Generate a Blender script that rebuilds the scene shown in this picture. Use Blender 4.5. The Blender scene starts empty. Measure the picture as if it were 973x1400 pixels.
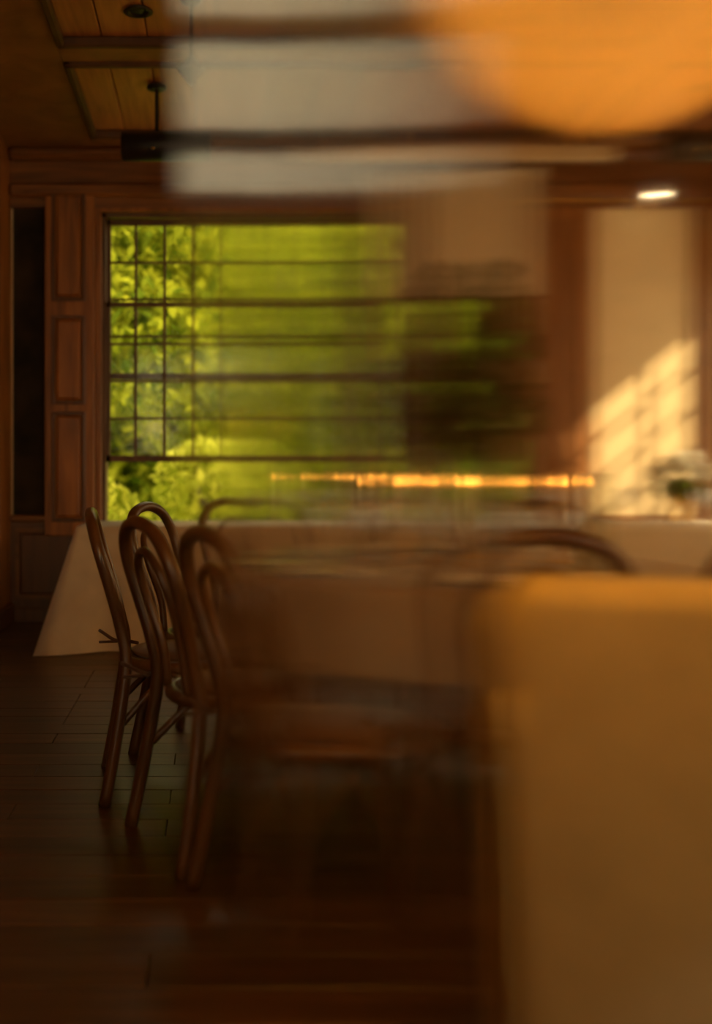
import bpy, bmesh, math, random
from math import sin, cos, pi, radians, sqrt, atan2
from mathutils import Vector, Matrix
random.seed(7)
AMB = 5.0            # density of the cloudy amber glass
SC = bpy.context.scene
COL = SC.collection

# ------------------------------------------------------------------ camera, world, sun, exposure
cam_d = bpy.data.cameras.new('camera')
cam = bpy.data.objects.new('camera', cam_d); COL.objects.link(cam)
cam.location = (0, 0, 1.1); cam.rotation_euler = (pi/2, 0, 0)
cam_d.sensor_width = 36; cam_d.sensor_height = 36; cam_d.sensor_fit = 'AUTO'
cam_d.lens = 36.49
cam_d.shift_x = 0.1404; cam_d.shift_y = -0.0429
cam_d.clip_start = 0.05
cam_d.dof.use_dof = True; cam_d.dof.focus_distance = 4.0; cam_d.dof.aperture_fstop = 1.15
SC.camera = cam

W = bpy.data.worlds.new('sky'); SC.world = W; W.use_nodes = True
bg = W.node_tree.nodes['Background']
bg.inputs[0].default_value = (1.0, 0.81, 0.52, 1); bg.inputs[1].default_value = 3.8

sun_d = bpy.data.lights.new('sun', 'SUN'); sun_d.energy = 8.5; sun_d.angle = 0.012; sun_d.color = (1, .80, .48)
sun = bpy.data.objects.new('sun', sun_d); COL.objects.link(sun)
sun.rotation_euler = Vector((-1, .9, -.795)).to_track_quat('-Z', 'Y').to_euler()
sun.location = (8, -4, 8)

SC.view_settings.view_transform = 'Standard'; SC.view_settings.look = 'None'
SC.view_settings.gamma = 1; SC.view_settings.use_curve_mapping = False
SC.view_settings.exposure = 0.0
SC.cycles.use_denoising = True
SC.cycles.max_bounces = 10; SC.cycles.transmission_bounces = 10; SC.cycles.transparent_max_bounces = 16
SC.cycles.caustics_reflective = False; SC.cycles.caustics_refractive = False
SC.cycles.volume_bounces = 1
SC.cycles.sample_clamp_indirect = 6

# ------------------------------------------------------------------ materials
def mat(name):
    m = bpy.data.materials.new(name); m.use_nodes = True
    return m, m.node_tree.nodes, m.node_tree.links, m.node_tree.nodes['Principled BSDF']
def simple(name, col, rough=.5, metal=0, noise=0.0, scale=30, spec=.5):
    m, n, l, b = mat(name)
    b.inputs['Roughness'].default_value = rough; b.inputs['Metallic'].default_value = metal
    b.inputs['Specular IOR Level'].default_value = spec
    if noise:
        tc = n.new('ShaderNodeTexCoord'); t = n.new('ShaderNodeTexNoise'); r = n.new('ShaderNodeValToRGB')
        t.inputs['Scale'].default_value = scale; t.inputs['Detail'].default_value = 4
        r.color_ramp.elements[0].position = .3; r.color_ramp.elements[1].position = .7
        r.color_ramp.elements[0].color = tuple(c*(1-noise) for c in col)+(1,)
        r.color_ramp.elements[1].color = tuple(min(1, c*(1+noise)) for c in col)+(1,)
        l.new(tc.outputs['Object'], t.inputs['Vector']); l.new(t.outputs['Fac'], r.inputs[0]); l.new(r.outputs[0], b.inputs['Base Color'])
    else:
        b.inputs['Base Color'].default_value = tuple(col)+(1,)
    return m
def wood(name, dark, light, rough=.4, stretch=(12, 12, 1.2), rand=.25, bump=.05):
    m, n, l, b = mat(name)
    tc = n.new('ShaderNodeTexCoord'); mp = n.new('ShaderNodeMapping'); t = n.new('ShaderNodeTexNoise'); r = n.new('ShaderNodeValToRGB')
    oi = n.new('ShaderNodeObjectInfo'); ad = n.new('ShaderNodeVectorMath'); ad.operation = 'ADD'
    sc = n.new('ShaderNodeVectorMath'); sc.operation = 'SCALE'; sc.inputs['Scale'].default_value = 37.0
    cb = n.new('ShaderNodeCombineXYZ')
    for k in range(3): l.new(oi.outputs['Random'], cb.inputs[k])
    l.new(cb.outputs[0], sc.inputs[0])
    l.new(tc.outputs['Object'], ad.inputs[0]); l.new(sc.outputs[0], ad.inputs[1]); l.new(ad.outputs[0], mp.inputs[0])
    mp.inputs['Scale'].default_value = stretch
    t.inputs['Scale'].default_value = 1.6; t.inputs['Detail'].default_value = 8; t.inputs['Distortion'].default_value = .6
    r.color_ramp.elements[0].position = .32; r.color_ramp.elements[1].position = .7
    r.color_ramp.elements[0].color = tuple(dark)+(1,); r.color_ramp.elements[1].color = tuple(light)+(1,)
    l.new(mp.outputs[0], t.inputs['Vector']); l.new(t.outputs['Fac'], r.inputs[0])
    hs = n.new('ShaderNodeHueSaturation'); mr = n.new('ShaderNodeMapRange')
    mr.inputs['To Min'].default_value = 1-rand; mr.inputs['To Max'].default_value = 1+rand
    l.new(oi.outputs['Random'], mr.inputs['Value']); l.new(mr.outputs[0], hs.inputs['Value']); l.new(r.outputs[0], hs.inputs['Color'])
    l.new(hs.outputs[0], b.inputs['Base Color'])
    bp = n.new('ShaderNodeBump'); bp.inputs['Strength'].default_value = bump; bp.inputs['Distance'].default_value = .02
    l.new(t.outputs['Fac'], bp.inputs['Height']); l.new(bp.outputs[0], b.inputs['Normal'])
    b.inputs['Roughness'].default_value = rough
    return m
def cloth(name, col, rough=.9, weave=400, noise=.06):
    m = simple(name, col, rough, 0, noise, 9, .2)
    n = m.node_tree.nodes; l = m.node_tree.links; b = n['Principled BSDF']
    tc = n.new('ShaderNodeTexCoord'); t = n.new('ShaderNodeTexNoise'); t.inputs['Scale'].default_value = weave
    bp = n.new('ShaderNodeBump'); bp.inputs['Strength'].default_value = .12; bp.inputs['Distance'].default_value = .002
    l.new(tc.outputs['Object'], t.inputs['Vector']); l.new(t.outputs['Fac'], bp.inputs['Height']); l.new(bp.outputs[0], b.inputs['Normal'])
    b.inputs['Sheen Weight'].default_value = .2
    return m
def glass(name, col=(1, 1, 1), rough=0.0, ior=1.5):
    m, n, l, b = mat(name)
    b.inputs['Base Color'].default_value = tuple(col)+(1,); b.inputs['Roughness'].default_value = rough
    b.inputs['Transmission Weight'].default_value = 1; b.inputs['IOR'].default_value = ior
    return m
def thin_glass(name, tint=(1, 1, 1), gloss=.08, rough=.02):
    m, n, l, b = mat(name); n.remove(b)
    tr = n.new('ShaderNodeBsdfTransparent'); tr.inputs[0].default_value = tuple(tint)+(1,)
    gl = n.new('ShaderNodeBsdfGlossy'); gl.inputs['Roughness'].default_value = rough
    mx = n.new('ShaderNodeMixShader'); mx.inputs[0].default_value = gloss
    l.new(tr.outputs[0], mx.inputs[1]); l.new(gl.outputs[0], mx.inputs[2]); l.new(mx.outputs[0], n['Material Output'].inputs[0])
    return m
def emit(name, col, s):
    m, n, l, b = mat(name)
    b.inputs['Base Color'].default_value = tuple(col)+(1,)
    b.inputs['Emission Color'].default_value = tuple(col)+(1,); b.inputs['Emission Strength'].default_value = s
    return m
def leafy(name, c0, c1, trans=.5):
    m, n, l, b = mat(name); n.remove(b)
    g = n.new('ShaderNodeNewGeometry'); r = n.new('ShaderNodeValToRGB')
    r.color_ramp.elements[0].color = tuple(c0)+(1,); r.color_ramp.elements[1].color = tuple(c1)+(1,)
    l.new(g.outputs['Random Per Island'], r.inputs[0])
    d = n.new('ShaderNodeBsdfDiffuse'); t = n.new('ShaderNodeBsdfTranslucent'); mx = n.new('ShaderNodeMixShader'); mx.inputs[0].default_value = trans
    l.new(r.outputs[0], d.inputs[0]); l.new(r.outputs[0], t.inputs[0]); l.new(d.outputs[0], mx.inputs[1]); l.new(t.outputs[0], mx.inputs[2])
    l.new(mx.outputs[0], n['Material Output'].inputs[0])
    return m

M = dict(
    panel=wood('panel_wood', (.17, .056, .009), (.38, .138, .024), .45, (10, 10, 1.0), .08),
    panelh=wood('panel_wood_horizontal', (.11, .039, .009), (.24, .092, .02), .45, (1.0, 10, 10), .08),
    darkpanel=wood('dark_panel_wood', (.07, .024, .008), (.14, .052, .016), .4, (10, 10, 1.0), .1),
    sash=wood('sash_wood', (.07, .028, .010), (.13, .055, .018), .5, (10, 10, 2), .05),
    ceil=wood('ceiling_plank_wood', (.30, .12, .045), (.50, .21, .075), .5, (14, 1.0, 14), .16),
    beam=wood('ceiling_beam_wood', (.20, .085, .026), (.34, .15, .048), .5, (3, 3, 3), .1),
    mould=wood('ceiling_moulding_wood', (.055, .022, .008), (.10, .042, .014), .5, (4, 4, 4), .05),
    floor=wood('floor_board_wood', (.042, .018, .006), (.10, .043, .013), .36, (1.1, 16, 16), .3, .03),
    chair=wood('bentwood_stain', (.065, .027, .008), (.125, .053, .016), .3, (14, 14, 2), .06, .02),
    seat=wood('seat_ply', (.07, .03, .010), (.13, .055, .018), .35, (2, 14, 14), .05),
    plaster=simple('cream_plaster', (.74, .55, .31), .9, 0, .05, 6, .2),
    dark=simple('dark_wallpaper', (.022, .014, .008), .8, 0, .8, 4.5, .3),
    linen=cloth('white_linen', (.66, .56, .43)),
    linen2=cloth('taupe_linen', (.34, .25, .165)),
    tan=cloth('tan_linen', (.42, .335, .175), .85, 300, .08),
    blind=cloth('blind_fabric', (.62, .48, .30), .9, 500, .04),
    pad=cloth('seat_pad_cloth', (.10, .05, .025), .9),
    napkin=cloth('napkin_linen', (.78, .72, .62)),
    black=simple('black_metal', (.012, .010, .009), .45, .3, .1, 20),
    iron=simple('dark_iron', (.03, .022, .015), .5, .6, .2, 20),
    brass=simple('brass', (.72, .45, .14), .28, 1, .08, 20),
    steel=simple('cutlery_steel', (.75, .70, .62), .18, 1, .05, 20),
    china=simple('white_china', (.85, .82, .76), .15, 0, .02, 5),
    wax=simple('candle_wax', (.85, .74, .52), .6, 0, .03, 12),
    wick=simple('wick', (.02, .015, .01), .9, 0, .2, 40),
    flame=emit('candle_flame', (1, .36, .045), 14),
    bulb=emit('warm_bulb', (1, .55, .10), 1.2),
    led=emit('spotlight_lens', (1, .80, .5), 6),
    picbulb=emit('picture_light_bulb', (1, .78, .42), 30),
    crystal=thin_glass('wine_glass', (.97, .97, .96), .30, .05),
    pane=thin_glass('window_glass', (.96, .97, .93), .012, .1),
    vase=thin_glass('vase_glass', (.90, .92, .88), .16, .03),
    screen=glass('fluted_screen_glass', (1, .985, .96), .045),
    leaf=leafy('sunlit_leaves', (.07, .12, .008), (.44, .46, .03), .5),
    leafbright=leafy('sun_tinted_shrub_leaves', (.22, .28, .015), (.72, .72, .10), .5),  # sun on the shrubs put into a brighter leaf colour
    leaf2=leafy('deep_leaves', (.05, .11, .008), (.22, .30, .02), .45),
    leaf3=leafy('arrangement_leaves', (.055, .06, .015), (.15, .15, .035), .3),
    petal=leafy('white_petals', (.75, .70, .55), (.95, .92, .82), .3),
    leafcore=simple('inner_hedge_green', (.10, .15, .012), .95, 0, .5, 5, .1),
    bark=simple('bark', (.07, .05, .03), .95, 0, .4, 14),
    stem=simple('green_stem', (.06, .10, .02), .7, 0, .2, 20),
    grass=simple('lawn_green', (.30, .40, .025), .95, 0, .3, 3, .1),
)

# cloudy amber glass of the pendant lamp: see-through skin around a thin scattering body
m, n, l, b = mat('amber_glass'); n.remove(b)
tr = n.new('ShaderNodeBsdfTransparent'); tr.inputs[0].default_value = (1, .93, .82, 1)
l.new(tr.outputs[0], n['Material Output'].inputs['Surface'])
vs_ = n.new('ShaderNodeVolumeScatter'); vs_.inputs['Color'].default_value = (.9, .68, .5, 1); vs_.inputs['Density'].default_value = AMB
l.new(vs_.outputs[0], n['Material Output'].inputs['Volume']); M['amber'] = m

# ------------------------------------------------------------------ geometry helpers
class MB:
    def __init__(s): s.v = []; s.f = []
    def add(s, vs, fs, mtx=None):
        o = len(s.v)
        s.v += [tuple(mtx @ Vector(p)) if mtx else tuple(p) for p in vs]
        s.f += [tuple(i+o for i in f) for f in fs]; return s
    def box(s, x0, x1, y0, y1, z0, z1, bev=0.0, mtx=None):
        if bev <= 0:
            vs = [(x, y, z) for z in (z0, z1) for y in (y0, y1) for x in (x0, x1)]
            return s.add(vs, [(0, 2, 3, 1), (4, 5, 7, 6), (0, 1, 5, 4), (2, 6, 7, 3), (0, 4, 6, 2), (1, 3, 7, 5)], mtx)
        bm = bmesh.new(); bmesh.ops.create_cube(bm, size=1)
        for v in bm.verts: v.co = Vector(((x0+x1)/2+v.co.x*(x1-x0), (y0+y1)/2+v.co.y*(y1-y0), (z0+z1)/2+v.co.z*(z1-z0)))
        bmesh.ops.bevel(bm, geom=list(bm.edges), offset=bev, segments=1, affect='EDGES', profile=.5)
        bm.verts.index_update(); s.add([tuple(v.co) for v in bm.verts], [tuple(v.index for v in f.verts) for f in bm.faces], mtx); bm.free(); return s
    def lathe(s, prof, seg=24, c=(0, 0, 0), mtx=None, cap0=True, cap1=True):
        vs = []; fs = []; N = len(prof)
        for r, z in prof:
            for k in range(seg):
                a = 2*pi*k/seg; vs.append((c[0]+r*cos(a), c[1]+r*sin(a), c[2]+z))
        for i in range(N-1):
            for k in range(seg):
                fs.append((i*seg+k, i*seg+(k+1) % seg, (i+1)*seg+(k+1) % seg, (i+1)*seg+k))
        if cap0: fs.append(tuple(range(seg-1, -1, -1)))
        if cap1: fs.append(tuple((N-1)*seg+k for k in range(seg)))
        return s.add(vs, fs, mtx)
    def tube(s, pts, r, seg=10, closed=False, mtx=None, sm=0):
        P = [Vector(p) for p in pts]
        if sm: P = smooth_path(P, sm, closed)
        n = len(P); R = r if callable(r) else (lambda t: r)
        vs = []; fs = []; up = None
        for i in range(n):
            a = P[(i-1) % n] if (closed or i > 0) else P[i]; c = P[(i+1) % n] if (closed or i < n-1) else P[i]
            t = (c-a).normalized()
            if up is None:
                up = Vector((0, 0, 1)) if abs(t.z) < .9 else Vector((1, 0, 0))
            up = (up-t*up.dot(t)).normalized(); sd = t.cross(up)
            rr_ = R(i/(n-1))
            for k in range(seg):
                q = 2*pi*k/seg; vs.append(tuple(P[i]+(up*cos(q)+sd*sin(q))*rr_))
        for i in range(n if closed else n-1):
            for k in range(seg):
                j = (i+1) % n
                fs.append((i*seg+k, i*seg+(k+1) % seg, j*seg+(k+1) % seg, j*seg+k))
        if not closed: fs += [tuple(range(seg-1, -1, -1)), tuple((n-1)*seg+k for k in range(seg))]
        return s.add(vs, fs, mtx)
    def mesh(s, name, m, smooth=False):
        me = bpy.data.meshes.new(name); me.from_pydata(s.v, [], s.f)
        bm = bmesh.new(); bm.from_mesh(me); bmesh.ops.recalc_face_normals(bm, faces=bm.faces); bm.to_mesh(me); bm.free()
        me.materials.append(M[m] if isinstance(m, str) else m)
        if smooth: me.polygons.foreach_set('use_smooth', [True]*len(me.polygons))
        return me
    def build(s, name, m, parent=None, smooth=False, loc=(0, 0, 0)):
        return link(name, s.mesh(name, m, smooth), parent, loc)
def smooth_path(P, k, closed=False):
    out = []; n = len(P)
    for i in range(n if closed else n-1):
        p0 = P[(i-1) % n] if (closed or i > 0) else P[i]*2-P[i+1]
        p1 = P[i]; p2 = P[(i+1) % n]; p3 = P[(i+2) % n] if (closed or i+2 < n) else p2*2-p1
        for j in range(k):
            t = j/k
            out.append(.5*((2*p1)+(p2-p0)*t+(2*p0-5*p1+4*p2-p3)*t*t+(3*p1-p0-3*p2+p3)*t**3))
    if not closed: out.append(P[-1])
    return out
def link(name, me, parent=None, loc=(0, 0, 0), rot=(0, 0, 0)):
    o = bpy.data.objects.new(name, me); COL.objects.link(o); o.location = loc; o.rotation_euler = rot
    if parent: o.parent = parent
    return o
def struct(o): o['kind'] = 'structure'; return o
def tag(o, label, cat, group=None):
    o['label'] = label; o['category'] = cat
    if group: o['group'] = group
    return o
def thing(name, label, cat, loc=(0, 0, 0), rz=0, group=None):
    return tag(link(name, None, None, loc, (0, 0, rz)), label, cat, group)
def dup(root, loc, rz, label=None, group=None):
    r = root.copy(); COL.objects.link(r); r.location = loc; r.rotation_euler = (0, 0, rz)
    if label: r['label'] = label
    if group: r['group'] = group
    for ch in list(root.children):
        c = ch.copy(); COL.objects.link(c); c.parent = r
        for g in list(ch.children):
            d = g.copy(); COL.objects.link(d); d.parent = c
    return r
def B(*a, **k): return MB().box(*a, **k)

# ------------------------------------------------------------------ room shell
XL, XR, YB, YF, ZC = -1.44, 3.75, 7.43, -2.0, 3.36
# walls are built as slabs with openings
def wall_xz(name, y0, y1, x0, x1, z0, z1, holes, m):
    mb = MB(); xs = x0
    for (a, b_, c, d) in sorted(holes):
        mb.box(xs, a, y0, y1, z0, z1); mb.box(a, b_, y0, y1, z0, c); mb.box(a, b_, y0, y1, d, z1); xs = b_
    mb.box(xs, x1, y0, y1, z0, z1); return struct(mb.build(name, m))
def wall_yz(name, x0, x1, y0, y1, z0, z1, holes, m):
    mb = MB(); ys = y0
    for (a, b_, c, d) in sorted(holes):
        mb.box(x0, x1, ys, a, z0, z1); mb.box(x0, x1, a, b_, z0, c); mb.box(x0, x1, a, b_, d, z1); ys = b_
    mb.box(x0, x1, ys, y1, z0, z1); return struct(mb.build(name, m))
W1 = (-.79, 1.15, .655, 2.93); W2 = (1.45, 2.24, .655, 2.93)
W3 = (6.10, 7.14, .70, 2.42); W4 = (-.40, .74, 1.95, 3.10); W5 = (2.15, 3.45, .60, 2.95); W6 = (-1.36, -.52, .60, 2.95)  # the last two are unseen openings added for fill light
wall_back = wall_xz('wall_back', YB, YB+.3, XL-.3, XR+.3, 0, ZC+.2, [W1, W2], 'plaster')
wall_left = wall_yz('wall_left', XL-.3, XL, YF-.3, YB, 0, ZC+.2, [], 'panel')
wall_right = wall_yz('wall_right', XR, XR+.12, YF-.3, YB, 0, ZC+.2, [W3], 'plaster')
wall_front = wall_xz('wall_front', YF-.3, YF, XL, XR, 0, ZC+.2, [W4, W5, W6], 'panel')

# floor: boards across the room on a base slab
floor = struct(B(XL, XR, YF, YB, -.16, -.022).build('floor', 'mould'))
rows = []; y = YF
board_mesh = {}
while y < YB-.01:
    w = min(.15, YB-y); x = XL; first = True
    while x < XR-.01:
        L = random.choice((1.5, 2.0, 2.4)) if not first else random.choice((.8, 1.3, 1.9)); first = False
        if XR-(x+L) < .5: L = XR-x
        key = (round(L, 3), round(w, 3))
        if key not in board_mesh:
            board_mesh[key] = B(-L/2+.0015, L/2-.0015, -w/2+.0015, w/2-.0015, -.011, .011, .0015).mesh('floor_board', 'floor')
        link('floor_board', board_mesh[key], floor, (x+L/2, y+w/2, -.011+random.uniform(-.0006, .0006)))
        x += L
    y += .15

# ceiling: recessed plank panels between flat beams with dark mouldings
ceiling = struct(B(XL, XR, YF, YB, ZC+.06, ZC+.2).build('ceiling', 'beam'))
cols = [(-.83, .62), (.85, 2.30), (2.53, 3.60)]
rws = [(5.78, 7.08), (4.25, 5.55), (2.72, 4.02), (1.19, 2.49), (-.34, .96), (-1.87, -.57)]
def beam(x0, x1, y0, y1):
    B(x0, x1, y0, y1, ZC, ZC+.06, .004).build('ceiling_beam', 'beam', ceiling)
xe = [XL]+[c for cc in cols for c in cc]+[XR]
for i in range(0, len(xe), 2): beam(xe[i]+.001, xe[i+1]-.001, YF, YB)
ye = [YF]+[c for cc in reversed(rws) for c in cc]+[YB]
for c0, c1 in cols:
    for i in range(0, len(ye), 2): beam(c0, c1, ye[i]+.001, ye[i+1]-.001)
pm = {}; mm = {}
for c0, c1 in cols:
    for r0, r1 in rws:
        npl = 6; w = (c1-c0)/npl; Ly = r1-r0
        if (w, Ly) not in pm: pm[(w, Ly)] = B(-w/2+.003, w/2-.003, -Ly/2, Ly/2, -.012, .012, .006).mesh('ceiling_plank', 'ceil')
        for k in range(npl):
            link('ceiling_plank', pm[(w, Ly)], ceiling, (c0+(k+.5)*w, (r0+r1)/2, ZC+.047))
        mb = MB()
        for (a0, a1, b0, b1) in ((c0, c1, r0, r0+.045), (c0, c1, r1-.045, r1), (c0, c0+.045, r0, r1), (c1-.045, c1, r0, r1)):
            mb.box(a0, a1, b0, b1, ZC-.022, ZC+.034, .01)
        mb.build('ceiling_moulding', 'mould', ceiling)

# entablature, chair rail, wainscot and baseboards
t1 = struct(MB().box(XL, XR, YB-.10, YB, 3.02, 3.12, .02).box(XL, XR, YB-.045, YB, 2.955, 3.30).box(XL, XR, YB-.16, YB, 3.28, ZC, .03).build('trim_1', 'panelh'))
struct(MB().box(XL, -.86, YB-.06, YB, .715, .765, .012).build('trim_2', 'panelh'))
wains = struct(B(XL, -.84, YB-.025, YB, .10, .715).build('trim_3', 'darkpanel'))
B(-1.37, -.88, YB-.045, YB-.025, .20, .64, .015).build('wainscot_panel', 'darkpanel', wains)
MB().box(-1.40, -1.37, YB-.05, YB-.025, .17, .67).box(-.88, -.85, YB-.05, YB-.025, .17, .67).box(-1.37, -.88, YB-.05, YB-.025, .64, .67).box(-1.37, -.88, YB-.05, YB-.025, .17, .20).build('panel_moulding', 'panelh', wains)
struct(B(XL, XR, YB-.03, YB-.001, 0, .10, .006).build('baseboard_back', 'darkpanel'))
struct(B(XL, XL+.03, YF, YB-.04, 0, .14, .006).build('baseboard_left', 'darkpanel'))
struct(B(XR-.03, XR, YF, YB-.04, 0, .14, .006).build('baseboard_right', 'darkpanel'))
struct(B(XL+.03, XR-.03, YF, YF+.03, 0, .14, .006).build('baseboard_front', 'darkpanel'))
struct(B(1.165, 1.40, YB-.05, YB, .1, 2.955, .01).build('trim_4', 'darkpanel'))                 # mullion pier between windows
B(1.21, 1.355, YB-.06, YB-.05, .8, 2.85, .006).build('pier_panel', 'darkpanel', bpy.data.objects['trim_4'])
t5 = struct(B(2.30, 2.72, YB-.06, YB, .1, 2.955, .01).build('trim_5', 'panel'))                # pilaster
for x0, x1 in ((2.33, 2.38), (2.41, 2.47), (2.50, 2.56), (2.60, 2.69)):
    B(x0, x1, YB-.085, YB-.06, .8, 2.85, .008).build('pilaster_strip', 'panel', t5)
struct(B(3.43, 3.60, YB-.035, YB, .1, 2.955, .01).build('trim_6', 'panel'))                    # corner post
struct(MB().box(2.73, 3.42, YB-.03, YB, .715, .765, .01).build('trim_7', 'panelh'))
struct(MB().box(2.73, 3.42, YB-.02, YB, .10, .715).build('trim_8', 'darkpanel'))
struct(B(XL+.02, -1.185, YB-.015, YB, .765, 2.955).build('trim_9', 'dark'))                   # dark papered wall panel

# ------------------------------------------------------------------ windows
def sash_window(name, x0, x1, z0, z1, y, ncol, lift):
    """double-hung window in a wall facing -Y; lower sash raised by lift"""
    fr = MB(); jw = .05
    fr.box(x0, x0+jw*.5, y+.02, y+.22, z0, z1); fr.box(x1-jw*.5, x1, y+.02, y+.22, z0, z1)
    fr.box(x0, x1, y+.02, y+.22, z1-.03, z1); fr.box(x0, x1, y-.03, y+.26, z0-.04, z0)
    w = struct(fr.build(name, 'sash'))
    cs = MB()
    cs.box(x0-.045, x0, y-.03, y+.02, z0-.04, z1+.035, .006).box(x1, x1+.012, y-.03, y+.02, z0-.04, z1+.035, .004).box(x0-.045, x1+.012, y-.035, y+.02, z1, z1+.05, .006)
    cs.build('window_casing', 'panel', w)
    H = 1.155; xa, xb = x0+.025, x1-.025
    for nm, zb, yy in (('upper_sash', z1-.03-H, y+.12), ('lower_sash', z0+lift, y+.07)):
        mb = MB(); zt = zb+H; st = .028
        mb.box(xa, xa+st, yy, yy+.04, zb, zt).box(xb-st, xb, yy, yy+.04, zb, zt)
        mb.box(xa, xb, yy, yy+.04, zt-.034, zt).box(xa, xb, yy, yy+.04, zb, zb+.045)
        cw = (xb-xa)/ncol
        rz = [(zb+.045)+(H-.079)*k/4 for k in range(5)]
        s = mb.build(nm, 'sash', w)
        vm = B(-.010, .010, 0, .034, zb+.045, zt-.034).mesh('muntin', 'sash')
        for k in range(1, ncol): link('muntin', vm, s, (xa+cw*k, yy+.003, 0))
        hm = B(xa+st, xb-st, 0, .030, -.008, .008).mesh('muntin', 'sash')
        for k in range(1, 4): link('muntin', hm, s, (0, yy+.005, rz[k]))
        pmx = B(-cw/2+.010, cw/2-.010, -.002, .002, -(rz[1]-rz[0])/2+.008, (rz[1]-rz[0])/2-.008).mesh('glass_pane', 'pane')
        for k in range(ncol):
            for j in range(4): link('glass_pane', pmx, s, (xa+cw*(k+.5), yy+.02, (rz[j]+rz[j+1])/2))
    return w
sash_window('window_1', *W1, YB, 9, .49)
sash_window('window_2', *W2, YB, 4, .0)
# right-hand window that lets the sun onto the back wall
fr = MB(); x = XR
fr.box(x, x+.12, W3[0], W3[0]+.03, W3[2], W3[3]).box(x, x+.12, W3[1]-.012, W3[1], W3[2], W3[3]).box(x, x+.12, W3[0], W3[1], W3[3]-.012, W3[3]).box(x-.03, x+.14, W3[0], W3[1], W3[2]-.04, W3[2]+.02)
w3 = struct(fr.build('window_3', 'sash'))
for k in range(1, 3):
    yy = W3[0]+(W3[1]-W3[0])*k/3
    B(x+.05, x+.08, yy-.016, yy+.016, W3[2], W3[3]).build('muntin', 'sash', w3)
for k in range(1, 6):
    zz = W3[2]+(W3[3]-W3[2])*k/6
    h = .022 if k == 3 else .012
    B(x+.05, x+.08, W3[0], W3[1], zz-h, zz+h).build('muntin', 'sash', w3)
for k in range(3):
    for j in range(6):
        B(x+.062, x+.066, W3[0]+.345*k+.02, W3[0]+.345*(k+1)-.02, W3[2]+.2867*j+.02, W3[2]+.2867*(j+1)-.02).build('glass_pane', 'pane', w3)
# clerestory window behind the camera
y = YF
def rear_window(name, w, bars, nv):
    x0, x1, z0, z1 = w
    o = struct(MB().box(x0, x0+.04, y-.2, y-.05, z0, z1).box(x1-.04, x1, y-.2, y-.05, z0, z1).box(x0, x1, y-.2, y-.05, z1-.04, z1).box(x0, x1, y-.2, y-.05, z0, z0+.04).build(name, 'sash'))
    zs = [z0+.04]
    for zb, h in bars:
        B(x0+.04, x1-.04, y-.16, y-.10, zb-h, zb+h, .006).build('transom_bar', 'sash', o); zs += [zb-h, zb+h]
    zs.append(z1-.04)
    for k in range(0, len(zs), 2): B(x0+.04, x1-.04, y-.13, y-.125, zs[k]+.001, zs[k+1]-.001).build('glass_pane', 'pane', o)
rear_window('window_4', W4, ((2.18, .032), (2.55, .036)), 1)
rear_window('fill_window_right', W5, ((1.4, .02), (2.2, .02)), 2)  # unseen window added to bring in daylight fill from behind
rear_window('fill_window_left', W6, ((1.4, .02), (2.2, .02)), 2)  # second unseen window, added for more fill at left

# ------------------------------------------------------------------ outside
g = struct(MB().box(-14, 16, YB+.3, 40, -.9, -.55).build('ground', 'grass'))
def leaf_mesh(name, blobs, n, size, m):
    mb = MB()
    for i in range(n):
        (c, r) = random.choices(blobs, [b_[1][0]*b_[1][2] for b_ in blobs])[0]
        while True:
            d = Vector((random.uniform(-1, 1), random.uniform(-1, 1), random.uniform(-1, 1)))
            if d.length <= 1: break
        d = d.normalized()*d.length**.45
        p = Vector((c[0]+d.x*r[0], c[1]+d.y*r[1], c[2]+d.z*r[2]))
        s = size*random.uniform(.6, 1.4)
        R = Matrix.Rotation(random.uniform(0, 2*pi), 3, 'Z') @ Matrix.Rotation(random.uniform(-1.2, 1.2), 3, 'X') @ Matrix.Rotation(random.uniform(-.8, .8), 3, 'Y')
        q = [p+R @ Vector(v)*s for v in ((-.0, -.6, 0), (.30, -.1, .05), (0, .6, -.08), (-.30, -.1, .05))]
        mb.add(q, [(0, 1, 2), (0, 2, 3)])
    return mb.mesh(name, m)
def tree(name, label, x, y, trunk, blobs, n, size, m='leaf', group=None):
    t = thing(name, label, 'tree' if 'tree' in name else 'shrub', (x, y, -.55), 0, group)
    if trunk:
        MB().tube(trunk, lambda q: .11*(1-.55*q), 9, sm=4).build('trunk', 'bark', t, True)
    f = link('foliage', leaf_mesh('foliage', blobs, n, size, m), t); f['kind'] = 'stuff'
    return t
tree('shade_tree', 'large sunlit leafy tree with slanting trunk outside left of the big window', -1.30, 10.9, [(0, 0, 0), (-.05, 0, 1.2), (.12, 0, 2.2), (-.1, .1, 3.4), (-.3, 0, 5)],
     [((-.3, .2, 4.0), (1.3, 1, 1.0)), ((.5, -.3, 2.9), (.9, .7, .7)), ((-.5, -.2, 2.6), (.7, .6, .6)), ((.9, .3, 4.3), (.9, .8, .7)), ((.2, .3, 3.4), (1.2, .6, .9))], 5200, .15)
tree('shade_tree', 'tall green tree behind the middle of the big window', 1.3, 14.0, [(0, 0, 0), (.1, 0, 1.3), (0, .1, 2.6), (.2, 0, 4.4)],
     [((0, 0, 3.4), (2.2, 1.2, 1.6)), ((-1.3, -.4, 2.6), (1.2, .8, .9)), ((1.2, -.2, 3.0), (1.2, 1, 1.0))], 5200, .17)
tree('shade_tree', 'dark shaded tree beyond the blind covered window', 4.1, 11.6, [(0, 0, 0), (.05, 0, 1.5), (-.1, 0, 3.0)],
     [((0, 0, 2.8), (1.5, 1.2, 1.5)), ((-.3, -.3, 1.3), (1.2, .9, .9))], 4200, .17, 'leaf2')
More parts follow.
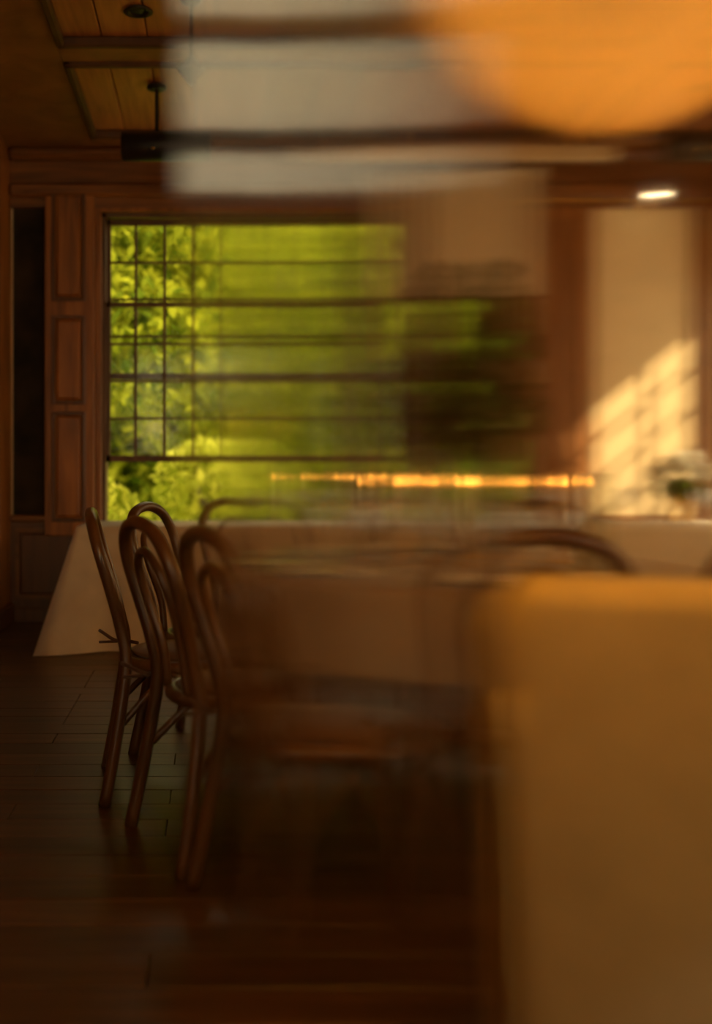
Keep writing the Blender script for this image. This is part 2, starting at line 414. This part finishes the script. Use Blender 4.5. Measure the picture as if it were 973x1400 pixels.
tree('garden_shrub', 'low bright shrub under the raised sash at left', -1.15, 9.6, [(0, 0, 0), (.05, 0, .5)],
     [((0, 0, .95), (.55, .5, .65)), ((.5, .2, .75), (.5, .4, .5))], 1500, .13, 'leafbright')
tree('garden_shrub', 'thin stemmed young shrub beside the low bright shrub', -.10, 10.4, [(0, 0, 0), (.04, 0, .7), (.0, 0, 1.5)],
     [((.1, .1, 1.5), (.6, .5, .45)), ((.3, 0, .7), (.35, .3, .3))], 1000, .12, 'leafbright')
h = thing('clipped_hedge', 'long tall green hedge closing off the lawn outside', 'hedge', (0, 17, -.55))
f = link('foliage', leaf_mesh('foliage', [((k*1.0-5, random.uniform(-.2, .2), random.uniform(.9, 1.4)+1.2*(j)), (.9, .7, .9)) for k in range(15) for j in range(5)], 19000, .30, 'leaf'), h); f['kind'] = 'stuff'
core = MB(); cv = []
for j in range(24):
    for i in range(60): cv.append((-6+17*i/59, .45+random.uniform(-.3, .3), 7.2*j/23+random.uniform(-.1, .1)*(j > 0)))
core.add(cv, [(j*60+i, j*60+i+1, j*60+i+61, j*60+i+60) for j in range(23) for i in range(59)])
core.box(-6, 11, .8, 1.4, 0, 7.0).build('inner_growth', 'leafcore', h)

# ------------------------------------------------------------------ wall furniture
sh = thing('window_shutter', 'panelled brown wooden shutter folded back at left of the big window', 'shutter', (-1.01, YB-.05, .62))
B(-.175, .175, -.035, .035, 0, 2.47, .005).build('shutter_leaf', 'panel', sh)
for z0, z1 in ((.10, .88), (.93, 1.56), (1.66, 2.44)):
    z1 = min(z1, 2.44)
    p = B(-.095, .085, -.052, -.030, z0+.03, z1-.03, .018).build('raised_panel', 'panel', sh)
    MB().box(-.125, -.10, -.048, -.03, z0, z1, .006).box(.09, .115, -.048, -.03, z0, z1, .006).box(-.10, .09, -.048, -.03, z1-.025, z1, .006).box(-.10, .09, -.048, -.03, z0, z0+.025, .006).build('panel_moulding', 'darkpanel', p)

bl = thing('roller_blind', 'pale roller blind drawn halfway down over the right window', 'blind', (1.80, YB-.125, 2.31))
B(-.475, .475, -.002, .002, 0, .86).build('blind_fabric', 'blind', bl)
MB().tube([(-.49, .0, .87), (.49, 0, .87)], .03, 14).build('roller', 'blind', bl, True)
B(-.475, .475, -.008, .008, -.025, .0, .004).build('bottom_bar', 'sash', bl)
for x0 in (-.51, .49): B(x0, x0+.02, -.03, .03, .82, .90, .003).build('roller_bracket', 'brass', bl)

hs_ = thing('screen_housing', 'long pale roller screen housing mounted under the ceiling above the blind', 'screen', (1.73, 6.98, 3.21))
B(-.98, .98, -.05, .05, -.05, .05, .014).build('case', 'blind', hs_)
for sx in (-.7, .7): B(sx-.02, sx+.02, -.015, .015, .05, .13, .003).build('hanger', 'brass', hs_)
for sx in (-.99, .98): B(sx, sx+.01, -.052, .052, -.052, .052, .003).build('end_cap', 'sash', hs_)
B(-.96, .96, -.006, .006, -.062, -.05).build('bottom_bar', 'sash', hs_)

# picture rail with a small lit picture light on the right of the back wall
pl = thing('picture_light', 'small lit brass picture light high on the right of the back wall', 'lamp', (3.09, YB-.045, 2.985))
MB().box(-.03, .03, -.012, 0, -.04, .04, .004).tube([(0, -.01, 0), (0, -.08, .05), (0, -.14, .045)], .008, 8, sm=4).build('arm', 'brass', pl, True)
MB().tube([(-.10, -.15, .035), (.10, -.15, .035)], .022, 14).build('lamp_hood', 'brass', pl, True)
MB().tube([(-.05, -.165, .015), (.05, -.165, .015)], .012, 10).build('bulb', 'picbulb', pl, True)
tag(MB().tube([(2.30, YB-.11, 2.99), (3.60, YB-.11, 2.99)], .006, 8).build('picture_rail', 'brass'), 'thin brass picture rail along the top of the right back wall', 'rail')

# ------------------------------------------------------------------ ceiling fixtures
def spot(loc, rz, label):
    t = thing('ceiling_spotlight', label, 'spotlight', loc, rz, )
    MB().lathe([(.06, 0), (.06, -.015), (.02, -.02)], 18).build('mount', 'black', t, True)
    MB().tube([(0, 0, -.01), (0, 0, -.30)], .012, 8).build('stem', 'black', t)
    R = Matrix.Translation((0.06, 0, -.36)) @ Matrix.Rotation(pi/2, 4, 'Y')
    MB().lathe([(.075, -.27), (.085, -.26), (.087, 0), (.085, .26), (.075, .27)], 24, mtx=R).build('lamp_body', 'black', t, True)
    MB().lathe([(.010, 0), (.014, .008), (.0, .010)], 10, c=(-.02, -.086, -.40), cap1=False).build('indicator', 'brass', t, True)
    return t
spot((-.33, 6.2, ZC+.02), 0, 'black cylindrical ceiling spotlight hanging at the left near the big window')
spot((2.92, 6.2, ZC+.02), 0, 'black cylindrical ceiling spotlight hanging at the far right beside the wall')
for k, (x_, y_, lab) in enumerate(((-.37, 5.2, 'small dark round downlight at top left in the front plank panel'), (1.55, 5.3, 'small dark round downlight in the middle of the ceiling'))):
    t = thing('downlight', lab, 'lamp', (x_, y_, ZC+.036))
    MB().lathe([(.06, 0), (.075, -.012), (.05, -.018), (.045, -.004)], 20).build('bezel', 'iron', t, True)
    MB().lathe([(.044, -.003), (.03, -.01), (.004, -.012)], 16).build('lens', 'black', t, True)
t = thing('hanging_lantern', 'small dark iron diamond lantern hanging on a thin rod from the ceiling', 'lantern', (-.10, 5.0, ZC))
MB().lathe([(.05, 0), (.05, -.015), (.012, -.03)], 16).build('canopy', 'iron', t, True)
MB().tube([(0, 0, -.02), (0, 0, -.28)], .009, 8).build('rod', 'iron', t)
MB().lathe([(.006, -.27), (.07, -.34), (.006, -.42)], 4).build('lantern_body', 'iron', t)

# amber pendant lamp above the near right
R0 = .225; zc = -1.655
def make_pendant(loc, lab, energy, col):
    lp = thing('pendant_lamp', lab, 'lamp', loc, 0)
    MB().lathe([(.06, 0), (.06, -.02), (.015, -.035)], 20).build('canopy', 'brass', lp, True)
    MB().tube([(0, 0, -.03), (0, 0, zc+R0)], .006, 8).build('cord', 'black', lp)
    MB().lathe([(.05, zc+R0-.002), (.055, zc+R0+.01), (.02, zc+R0+.05)], 18).build('cap', 'brass', lp, True)
    MB().lathe([(R0*sin(pi*k/28)+.0005, zc-R0*cos(pi*k/28)) for k in range(29)], 48).build('globe', 'amber', lp, True)
    MB().lathe([(.05*sin(pi*k/12)+.0005, zc-.06*cos(pi*k/12)) for k in range(13)], 20).build('bulb', 'bulb', lp, True)
    ld = bpy.data.lights.new('pendant_glow', 'POINT'); ld.energy = energy; ld.color = col; ld.shadow_soft_size = .062
    link('pendant_glow', ld, lp, (0, 0, zc))
make_pendant((.455, 1.15, ZC), 'large glowing amber globe pendant lamp hanging in the right foreground', 260, (1, .335, .028))
make_pendant((2.95, 4.3, ZC), 'added unseen amber globe fill lamp beyond the right end of the round table', 450, (1, .43, .09))  # lamp added out of view to warm the right back wall
make_pendant((2.6, -.9, ZC), 'added unseen amber globe fill lamp behind the camera at right', 330, (1, .56, .20))  # unseen lamp added behind the camera as warm fill
make_pendant((-.9, -1.1, ZC), 'added unseen amber globe fill lamp behind the camera at left', 200, (1, .56, .20))  # likewise added out of view, warm fill from the left rear

# ------------------------------------------------------------------ bentwood chairs
def make_chair():
    t = thing('bentwood_chair', 'x', 'chair', (0, 0, 0))
    half = [(-.225, -.275, 0), (-.205, -.235, .22), (-.178, -.205, .45), (-.172, -.225, .58), (-.195, -.262, .72), (-.196, -.295, .83), (-.135, -.318, .915)]
    pts = half+[(0, -.325, .945)]+[(-x_, y_, z_) for x_, y_, z_ in reversed(half)]
    MB().tube(pts, lambda q: .0165+.004*abs(2*q-1)**.0, 10, sm=5).build('back_frame', 'chair', t, True)
    inn = [(-.085, -.205, .455), (-.080, -.222, .58), (-.108, -.262, .72), (-.085, -.296, .82)]
    MB().tube(inn+[(0, -.306, .862)]+[(-x_, y_, z_) for x_, y_, z_ in reversed(inn)], .0135, 9, sm=5).build('inner_loop', 'chair', t, True)
    ring = [(.205*cos(2*pi*k/32), .205*sin(2*pi*k/32)-.005, .44) for k in range(32)]
    MB().tube(ring, .021, 10, closed=True).build('seat_ring', 'chair', t, True)
    MB().lathe([(.185, .448), (.19, .455), (.15, .458), (.0, .452)], 32, c=(0, -.005, 0), cap1=False).build('seat', 'seat', t, True)
    pd_ = MB().lathe([(.06, .459), (.175, .459), (.182, .466), (.175, .474), (.06, .478), (.0, .478)], 32, c=(0, -.005, 0), cap1=False).build('seat_pad', 'pad', t, True)
    MB().tube([(-.14, -.16, .468), (-.19, -.215, .472), (-.17, -.245, .475), (-.24, -.30, .50)], .0065, 6, sm=4).tube([(-.17, -.235, .47), (-.22, -.30, .46)], .005, 6).build('tie', 'pad', pd_, True)
    for s in (-1, 1):
        MB().tube([(s*.15, .135, .44), (s*.165, .165, .25), (s*.185, .195, 0)], lambda q: .021-.006*q, 10, sm=4).build('leg', 'chair', t, True)
        MB().tube([(s*.172, .175, .22), (s*.150, .10, .33), (s*.11, .02, .425)], .012, 8, sm=5).build('brace', 'chair', t, True)
        MB().tube([(s*.195, -.215, .26), (s*.165, -.12, .36), (s*.15, -.04, .425)], .012, 8, sm=5).build('brace', 'chair', t, True)
    MB().tube([(-.16, .165, .27), (-.10, .15, .37), (0, .145, .42), (.10, .15, .37), (.16, .165, .27)], .011, 8, sm=5).build('front_arch', 'chair', t, True)
    return t
TC = Vector((.90, 3.75, 0))
chair0 = make_chair()
HEAD = {0: 5, 2: 22, 3: 20}      # chairs pulled askew face this way instead of the table centre
spots_ = [  # (back x, back y, label)
    ((-.385, 3.60), 'dark bentwood chair farthest left, seen edge on, with loose seat ties'),
    ((-.235, 4.20), 'bentwood chair behind the second chair at left, nearest the white cloth table'),
    ((-.18, 2.98), 'bentwood chair second from left with narrow overlapping loops'),
    ((.01, 2.50), 'bentwood chair third from left with wide open back loop at the near side'),
    ((.76, 2.40), 'bentwood chair on the near middle side of the round table, back to viewer'),
    ((1.37, 2.56), 'bentwood chair on the near right side, loop showing above the tan covered chair'),
    ((.12, 4.95), 'bentwood chair on the far left side of the round table'),
    ((.79, 5.12), 'bentwood chair on the far side of the round table facing the viewer'),
    ((1.50, 4.98), 'bentwood chair on the far right side of the round table'),
]
for i, ((bx, by), lab) in enumerate(spots_):
    d = (TC-Vector((bx, by, 0))).normalized()
    if i in HEAD: d = Vector((cos(radians(HEAD[i])), sin(radians(HEAD[i])), 0))
    p = Vector((bx, by, 0))+d*.29
    rz = atan2(d.y, d.x)-pi/2
    if i == 0:
        chair0.location = p; chair0.rotation_euler = (0, 0, rz); chair0['label'] = lab; chair0['group'] = 'bentwood chairs around the round table'
    else: dup(chair0, p, rz, lab)

# ------------------------------------------------------------------ round dining table
tb = thing('round_table', 'round dining table under the taupe cloth in the middle of the room', 'table', TC)
MB().lathe([(.84, .715), (.85, .722), (.85, .738), (.84, .744)], 48).build('tabletop', 'seat', tb, True)
MB().lathe([(.06, .05), (.055, .3), (.07, .715)], 20).build('pedestal', 'seat', tb, True)
for k in range(4):
    a = k*pi/2+.4
    MB().tube([(.05*cos(a), .05*sin(a), .18), (.25*cos(a), .25*sin(a), .09), (.42*cos(a), .42*sin(a), .02)], .02, 8, sm=4).build('foot', 'seat', tb, True)
def round_cloth(name, R, top, bottom, folds, amp, flare, m, loc, lab):
    mb = MB(); seg = folds*8; rings = []
    for r in (.05, R*.4, R*.75, R*.97): rings.append([(r*cos(2*pi*k/seg), r*sin(2*pi*k/seg), top+.002) for k in range(seg)])
    N = 14
    for i in range(N+1):
        t = i/N; row = []
        for k in range(seg):
            a = 2*pi*k/seg
            r = R+.006+flare(t)+amp*min(1, t*1.6)*(sin(folds*a)+.4*sin(folds*.5*a+1.3)+.3*sin(3*a+.6))
            row.append((r*cos(a), r*sin(a), top-.004-(top-bottom)*t+.006*t*sin(folds*a+1)))
        rings.append(row)
    vs = [p for r in rings for p in r]; fs = [tuple(range(seg))]
    for i in range(len(rings)-1):
        for k in range(seg): fs.append((i*seg+k, i*seg+(k+1) % seg, (i+1)*seg+(k+1) % seg, (i+1)*seg+k))
    mb.add(vs, fs); o = mb.build(name, m, None, True, loc); return tag(o, lab, 'tablecloth')
round_cloth('tablecloth', .855, .749, .50, 18, .012, lambda t: .015*t, 'linen2', TC, 'taupe cloth draped over the round dining table with place settings')

# near dining chair under a tan slip cover, back to the viewer
SL = Vector((.655, 1.46, 0))
sc_ = thing('slipcovered_chair', 'high backed dining chair under a tan cloth cover in the right foreground', 'chair', SL, radians(-17))
for sx in (-.2, .2):
    for sy, h_ in ((-.02, .90), (.40, .44)): B(sx-.018, sx+.018, sy-.018, sy+.018, 0, h_).build('leg', 'seat', sc_)
B(-.22, .22, -.04, .42, .42, .455, .01).build('seat', 'seat', sc_)
def loft(sections, name, m, parent):
    n_ = len(sections[0]); fs = [tuple(range(n_)), tuple(range((len(sections)-1)*n_+n_-1, (len(sections)-1)*n_-1, -1))]
    for i in range(len(sections)-1):
        for k in range(n_): fs.append((i*n_+k, i*n_+(k+1) % n_, (i+1)*n_+(k+1) % n_, (i+1)*n_+k))
    return MB().add([p for q in sections for p in q], fs).build(name, m, parent, True)
def sect(z, hw, y0, y1, wav):
    cy, hd = (y0+y1)/2, (y1-y0)/2; out = []
    for k in range(96):
        a = 2*pi*k/96; ca, sa = cos(a), sin(a); e = .45
        x_ = hw*abs(ca)**e*(1 if ca > 0 else -1); y_ = hd*abs(sa)**e*(1 if sa > 0 else -1)
        f_ = 1+wav*(sin(11*a)+.5*sin(7*a+1)); out.append((x_*f_, cy+y_*f_, z))
    return out
S_ = []
hwz = lambda t: .262-.05*(1-t)**2-.008*sin(pi*t)
for k in range(25):
    t = k/24; z = .012+(.938-.012)*t; hw = hwz(t)
    if z > .82: hw *= sqrt(max(0.02, 1-((z-.82)/.125)**2))*.30+.70
    S_.append(sect(z, hw, -.065, .10, .022*(1-t)**1.2))
loft(S_, 'slip_cover', 'tan', sc_)
loft([sect(.014+.47*k/10, .205+.006*k/10, .05, .46, .02*(1-k/10)) for k in range(11)], 'skirt', 'tan', sc_)
MB().tube([(-.86*hwz(t), -.055, .014+.924*t) for t in [q/12 for q in range(11)]], .007, 8).build('piping', 'tan', sc_, True)

# ------------------------------------------------------------------ long table by the window
lt = thing('trestle_table', 'long table under the white floor length cloth below the big window', 'table', (.42, 6.62, 0))
B(-1.20, 1.20, -.33, .33, .712, .742, .004).build('tabletop', 'seat', lt)
for sx in (-.95, .95):
    for sy in (-.25, .25): B(sx-.02, sx+.02, sy-.02, sy+.02, 0, .712).build('leg', 'seat', lt)
def rect_cloth(x0, x1, y0, y1, top, bottom):
    mb = MB(); per = []; N = 240; r = .02
    Lx, Ly = x1-x0, y1-y0; P = 2*(Lx+Ly); cx, cy = (x0+x1)/2, (y0+y1)/2
    for k in range(N):
        s = P*k/N
        if s < Lx: p = (x0+s, y0, 0, -1)
        elif s < Lx+Ly: p = (x1, y0+s-Lx, 1, 0)
        elif s < 2*Lx+Ly: p = (x1-(s-Lx-Ly), y1, 0, 1)
        else: p = (x0, y1-(s-2*Lx-Ly), -1, 0)
        e = [abs(p[0]-x0)+abs(p[1]-y0), abs(p[0]-x1)+abs(p[1]-y0), abs(p[0]-x1)+abs(p[1]-y1), abs(p[0]-x0)+abs(p[1]-y1)]
        j = min(range(4), key=lambda q: e[q]); c = [(-1, -1), (1, -1), (1, 1), (-1, 1)][j]
        w_ = math.exp(-e[j]/.10)
        per.append((p[0], p[1], p[2]*(1-w_)+c[0]*.75*w_, p[3]*(1-w_)+c[1]*.75*w_, w_, s))
    rows_ = [[(cx+(p[0]-cx)*.5, cy+(p[1]-cy)*.5, top) for p in per], [(p[0], p[1], top) for p in per]]
    for i in range(1, 15):
        t = i/14; row = []
        for p in per:
            f = .05*t+.24*t*p[4]+.018*t*(sin(p[5]*26)+.5*sin(p[5]*11+1))
            row.append((p[0]+p[2]*f, p[1]+p[3]*f, top-(top-bottom)*t))
        rows_.append(row)
    fs = [tuple(range(N))]
    for i in range(len(rows_)-1):
        for k in range(N): fs.append((i*N+k, i*N+(k+1) % N, (i+1)*N+(k+1) % N, (i+1)*N+k))
    mb.add([p for r_ in rows_ for p in r_], fs); return mb.build('tablecloth', 'linen', None, True)
rt = thing('trestle_table', 'narrow table under the second white cloth at the right by the sunlit wall', 'table', (2.70, 6.78, 0))
B(-.63, .63, -.24, .24, .712, .742, .004).build('tabletop', 'seat', rt)
for sx in (-.52, .52):
    for sy in (-.18, .18): B(sx-.02, sx+.02, sy-.02, sy+.02, 0, .712).build('leg', 'seat', rt)
tag(rect_cloth(2.05, 3.35, 6.52, 7.04, .745, .006), 'white cloth on the narrow table at right below the sunlit wall', 'tablecloth')
tag(rect_cloth(-.82, 1.60, 6.26, 6.98, .745, .006), 'white cloth hanging to the floor with a flared corner below the big window', 'tablecloth')

# ------------------------------------------------------------------ table settings
def make_glass(h=.225):
    t = thing('wine_glass', 'x', 'glass')
    MB().lathe([(.034, 0), (.034, .002), (.006, .006)], 20).build('foot', 'crystal', t, True)
    MB().lathe([(.0045, .005), (.004, .09)], 10).build('stem', 'crystal', t, True)
    MB().lathe([(.004, .09), (.025, .10), (.038, .125), (.041, .15), (.036, h-.005), (.034, h)], 22, cap1=False).build('bowl', 'crystal', t, True)
    return t
g0 = make_glass(); used = [0]
ZT = .752
def put_glass(x_, y_, z_, lab, grp):
    if used[0] == 0: o = g0; o.location = (x_, y_, z_); o['label'] = lab; o['group'] = grp
    else: o = dup(g0, (x_, y_, z_), 0, lab, grp)
    used[0] += 1; return o
pl_m = MB().lathe([(.08, 0), (.085, .004), (.13, .016), (.131, .018), (.085, .008), (.0, .006)], 32, cap1=False).mesh('dinner_plate', 'china', True)
nk_m = MB().box(-.075, .075, -.022, .022, 0, .016, .006).box(-.07, .06, -.018, .016, .014, .022, .004).mesh('folded_napkin', 'napkin', True)
def cutlery(kind):
    mb = MB()
    if kind == 'knife': mb.box(-.006, .006, -.10, -.01, 0, .004, .0015).box(-.009, .009, -.01, .10, 0, .002)
    else:
        mb.box(-.004, .004, -.10, .03, 0, .003, .001).box(-.012, .012, .03, .05, 0, .002)
        for q in (-.010, -.0033, .0033, .010): mb.box(q-.0018, q+.0018, .05, .095, 0, .002)
    return mb.mesh(kind, 'steel')
kn_m, fk_m = cutlery('knife'), cutlery('fork')
where = {0: 'leftmost chair', 1: 'chair nearest the white cloth table', 2: 'second chair from left', 3: 'third chair from left', 4: 'near middle chair', 5: 'near right chair', 6: 'far left chair', 7: 'far middle chair', 8: 'far right chair'}
for i, ((bx, by), lab) in enumerate(spots_):
    d = (Vector((bx, by, 0))-TC).normalized(); s = Vector((-d.y, d.x, 0)); a = atan2(d.y, d.x)+pi/2
    if i == 3: continue                                             # this seat has no setting of its own
    s_off = -.10 if i == 1 else 0
    c = TC+d*.66+s*s_off
    pw = where[i]
    tag(link('dinner_plate', pl_m, None, (c.x, c.y, ZT), (0, 0, a)), f'white dinner plate on the taupe cloth before the {pw}', 'plate', 'plates on the round table')
    tag(link('folded_napkin', nk_m, None, (c.x, c.y, ZT+.010), (0, 0, a)), f'folded white napkin on the plate before the {pw}', 'napkin', 'napkins on the round table')
    k1 = c+s*.165; f1 = c-s*.165
    if i != 2: tag(link('knife', kn_m, None, (k1.x, k1.y, ZT), (0, 0, a)), f'steel knife beside the plate before the {pw}', 'knife', 'knives on the round table')
    tag(link('fork', fk_m, None, (f1.x, f1.y, ZT), (0, 0, a)), f'steel fork beside the plate before the {pw}', 'fork', 'forks on the round table')
    for q, (dr, ds, nm) in enumerate(((-.20, .10, 'outer'), (-.24, .005, 'inner'))):
        gp = c+d*dr+s*ds
        put_glass(gp.x, gp.y, ZT, f'clear {nm} wine glass behind the plate before the {pw}', 'wine glasses on the round table')

def make_candle(h):
    t = thing('taper_candle', 'x', 'candle')
    st = MB().lathe([(.040, 0), (.040, .006), (.010, .014), (.008, .05), (.016, .062), (.016, .078)], 18).build('candlestick', 'brass', t, True)
    wx = MB().lathe([(.0105, .07), (.010, .07+h), (.004, .074+h)], 12).build('wax', 'wax', t, True)
    MB().tube([(0, 0, .072+h), (.001, 0, .082+h)], .0012, 6).build('wick', 'wick', wx)
    MB().lathe([(.001, .078+h), (.007, .088+h), (.0075, .095+h), (.004, .110+h), (.0006, .124+h)], 12).build('flame', 'flame', t, True)
    return t
c0 = make_candle(.20); cu = [0]
def put_candle(x_, y_, z_, lab, grp):
    if cu[0] == 0: c0.location = (x_, y_, z_); c0['label'] = lab; c0['group'] = grp
    else: dup(c0, (x_, y_, z_), 0, lab, grp)
    cu[0] += 1
for x_, y_, lab in ((.69, 3.88, 'left of the branch vase'), (.78, 3.66, 'front left of the branch vase'), (.88, 4.05, 'behind the branch vase'), (1.02, 3.72, 'front right of the branch vase'), (1.13, 3.98, 'right of the branch vase'), (1.27, 3.82, 'right end of the row by the clear vase'), (1.42, 3.98, 'far right end of the row')):
    put_candle(x_, y_, ZT, f'lit taper candle on the round table, {lab}', 'lit tapers on the round table')
for x_, y_, lab in ((.62, 6.45, 'leftmost'), (.82, 6.52, 'second from left'), (1.02, 6.46, 'third from left'), (1.25, 6.5, 'rightmost')):
    put_candle(x_, y_, .747, f'lit taper candle on the white window table, {lab}', 'lit tapers on the window table')
for k, x_ in enumerate((.35, .50, .72, .92, 1.12, 1.36)):
    put_glass(x_, 6.33+.04*(k % 2), .747, f'wine glass on the white window table, number {("one","two","three","four","five","six")[k]} from its left'.replace(', number one from', ', first from').replace('number two', 'second').replace('number three', 'third').replace('number four', 'fourth').replace('number five', 'fifth').replace('number six', 'sixth'), 'wine glasses on the window table')

for k, (x_, y_) in enumerate(((2.15, 6.66), (2.35, 6.72), (3.12, 6.62), (3.24, 6.70), (2.62, 6.64))):
    put_glass(x_, y_, .747, 'wine glass ' + ('at the left end of', 'second from left on', 'just right of the white flowers on', 'at the right end of', 'in the middle of')[k] + ' the narrow right table', 'wine glasses on the narrow right table')
# tall branch arrangement
va = thing('glass_vase', 'tall clear glass vase holding leafy branches at the centre of the round table', 'vase', (.93, 3.86, ZT))
MB().lathe([(.06, 0), (.062, .01), (.045, .05), (.042, .30), (.06, .42)], 24, cap1=False).build('vase_body', 'vase', va, True)
br = thing('branch_arrangement', 'tall dark green leafy branches rising from the centre vase', 'plant', (.93, 3.86, ZT+.02))
blobs = [((.06, 0, .95), (.13, .12, .16)), ((.10, .02, .78), (.17, .13, .16)), ((-.02, 0, .62), (.24, .16, .15)), ((.14, 0, .55), (.16, .14, .13)), ((-.12, .05, .50), (.14, .12, .12)), ((.04, 0, .42), (.16, .12, .09))]
for k in range(9):
    a = 2*pi*k/9; c_, r_ = blobs[k % 6]
    MB().tube([(.015*cos(a), .015*sin(a), 0), (.03*cos(a), .03*sin(a), .36), (c_[0]+r_[0]*.5*cos(a), c_[1]+r_[1]*.5*sin(a), c_[2])], .004, 6, sm=4).build('branch', 'stem', br)
f = link('leaves', leaf_mesh('leaves', blobs, 1500, .055, 'leaf3'), br); f['kind'] = 'stuff'
# clear hurricane vase
hv = thing('hurricane_vase', 'straight clear hurricane vase right of the branch vase on the round table', 'vase', (1.30, 3.55, ZT))
MB().lathe([(.062, 0), (.065, .01), (.065, .30), (.068, .33)], 28, cap1=False).build('vase_body', 'vase', hv, True)
hc = MB().lathe([(.035, .01), (.035, .16), (.02, .165)], 20).build('pillar_candle', 'wax', hv, True)
# white flowers
fv = thing('flower_bowl', 'low brass bowl holding white flowers on the table by the sunlit wall', 'bowl', (3.08, 6.86, .747))
MB().lathe([(.05, 0), (.05, .01), (.03, .03), (.035, .10), (.09, .16), (.095, .19)], 24, cap1=False).build('bowl_body', 'brass', fv, True)
fl = thing('white_flowers', 'loose white flowers with green leaves in the low brass bowl', 'flowers', (3.08, 6.86, .747+.15))
heads = [(.0, 0, .19), (.08, .03, .20), (-.08, -.02, .16), (.05, -.07, .13), (-.03, .07, .15), (.12, -.02, .11), (-.11, .04, .10)]
heads = [(q[0], q[1], q[2]+.07) for q in heads]
for hx, hy, hz in heads:
    bls = [((hx, hy, hz), (.05, .05, .04))]
    MB().tube([(hx*.3, hy*.3, 0), (hx*.8, hy*.8, hz*.6), (hx, hy, hz-.01)], .003, 6, sm=3).build('stem', 'stem', fl)
    link('flower_head', leaf_mesh('flower_head', bls, 70, .05, 'petal'), fl)
f = link('leaves', leaf_mesh('leaves', [((0, 0, .06), (.13, .12, .07))], 260, .06, 'leaf2'), fl); f['kind'] = 'stuff'

# ------------------------------------------------------------------ free-standing fluted glass screen
scn = thing('glass_screen', 'free standing frameless fluted glass screen close by at right', 'screen', (0, .65, 0))
SX0, SX1, pitch, amp = -.020, .75, .007, .000105
def flute(x_):
    a = max(0, min(1, (x_-.0)/.028)); a = a*a*(3-2*a)
    bq = max(0, min(1, (x_-.165)/.05)); return amp*a*(1-.80*bq)*(1-cos(2*pi*(x_-SX0)/pitch))
seg = 10; N = int((SX1-SX0)/pitch*seg); mb = MB(); vs = []; fs = []
for i in range(N+1):
    x_ = SX0+(SX1-SX0)*i/N; f_ = flute(x_)
    vs += [(x_, -.004-f_, .03), (x_, -.004-f_, 2.05), (x_, .004, .03), (x_, .004, 2.05)]
for i in range(N):
    a = i*4; b_ = a+4
    fs += [(a, b_, b_+1, a+1), (a+2, a+3, b_+3, b_+2), (a, a+2, b_+2, b_), (a+1, b_+1, b_+3, a+3)]
fs += [(0, 1, 3, 2), (N*4, N*4+2, N*4+3, N*4+1)]
mb.add(vs, fs)
so = mb.build('fluted_pane', 'screen', scn, False)
me = so.data
me.polygons.foreach_set('use_smooth', [abs(p.normal.y) > .9 for p in me.polygons])
try: me.set_sharp_from_angle(angle=radians(40))
except Exception: pass
for x_ in (.10, .62):
    MB().box(x_-.03, x_+.03, -.14, .14, 0, .012, .003).box(x_-.025, x_+.025, -.02, -.0055, .012, .10, .002).box(x_-.025, x_+.025, .0055, .02, .012, .10, .002).build('foot', 'brass', scn)
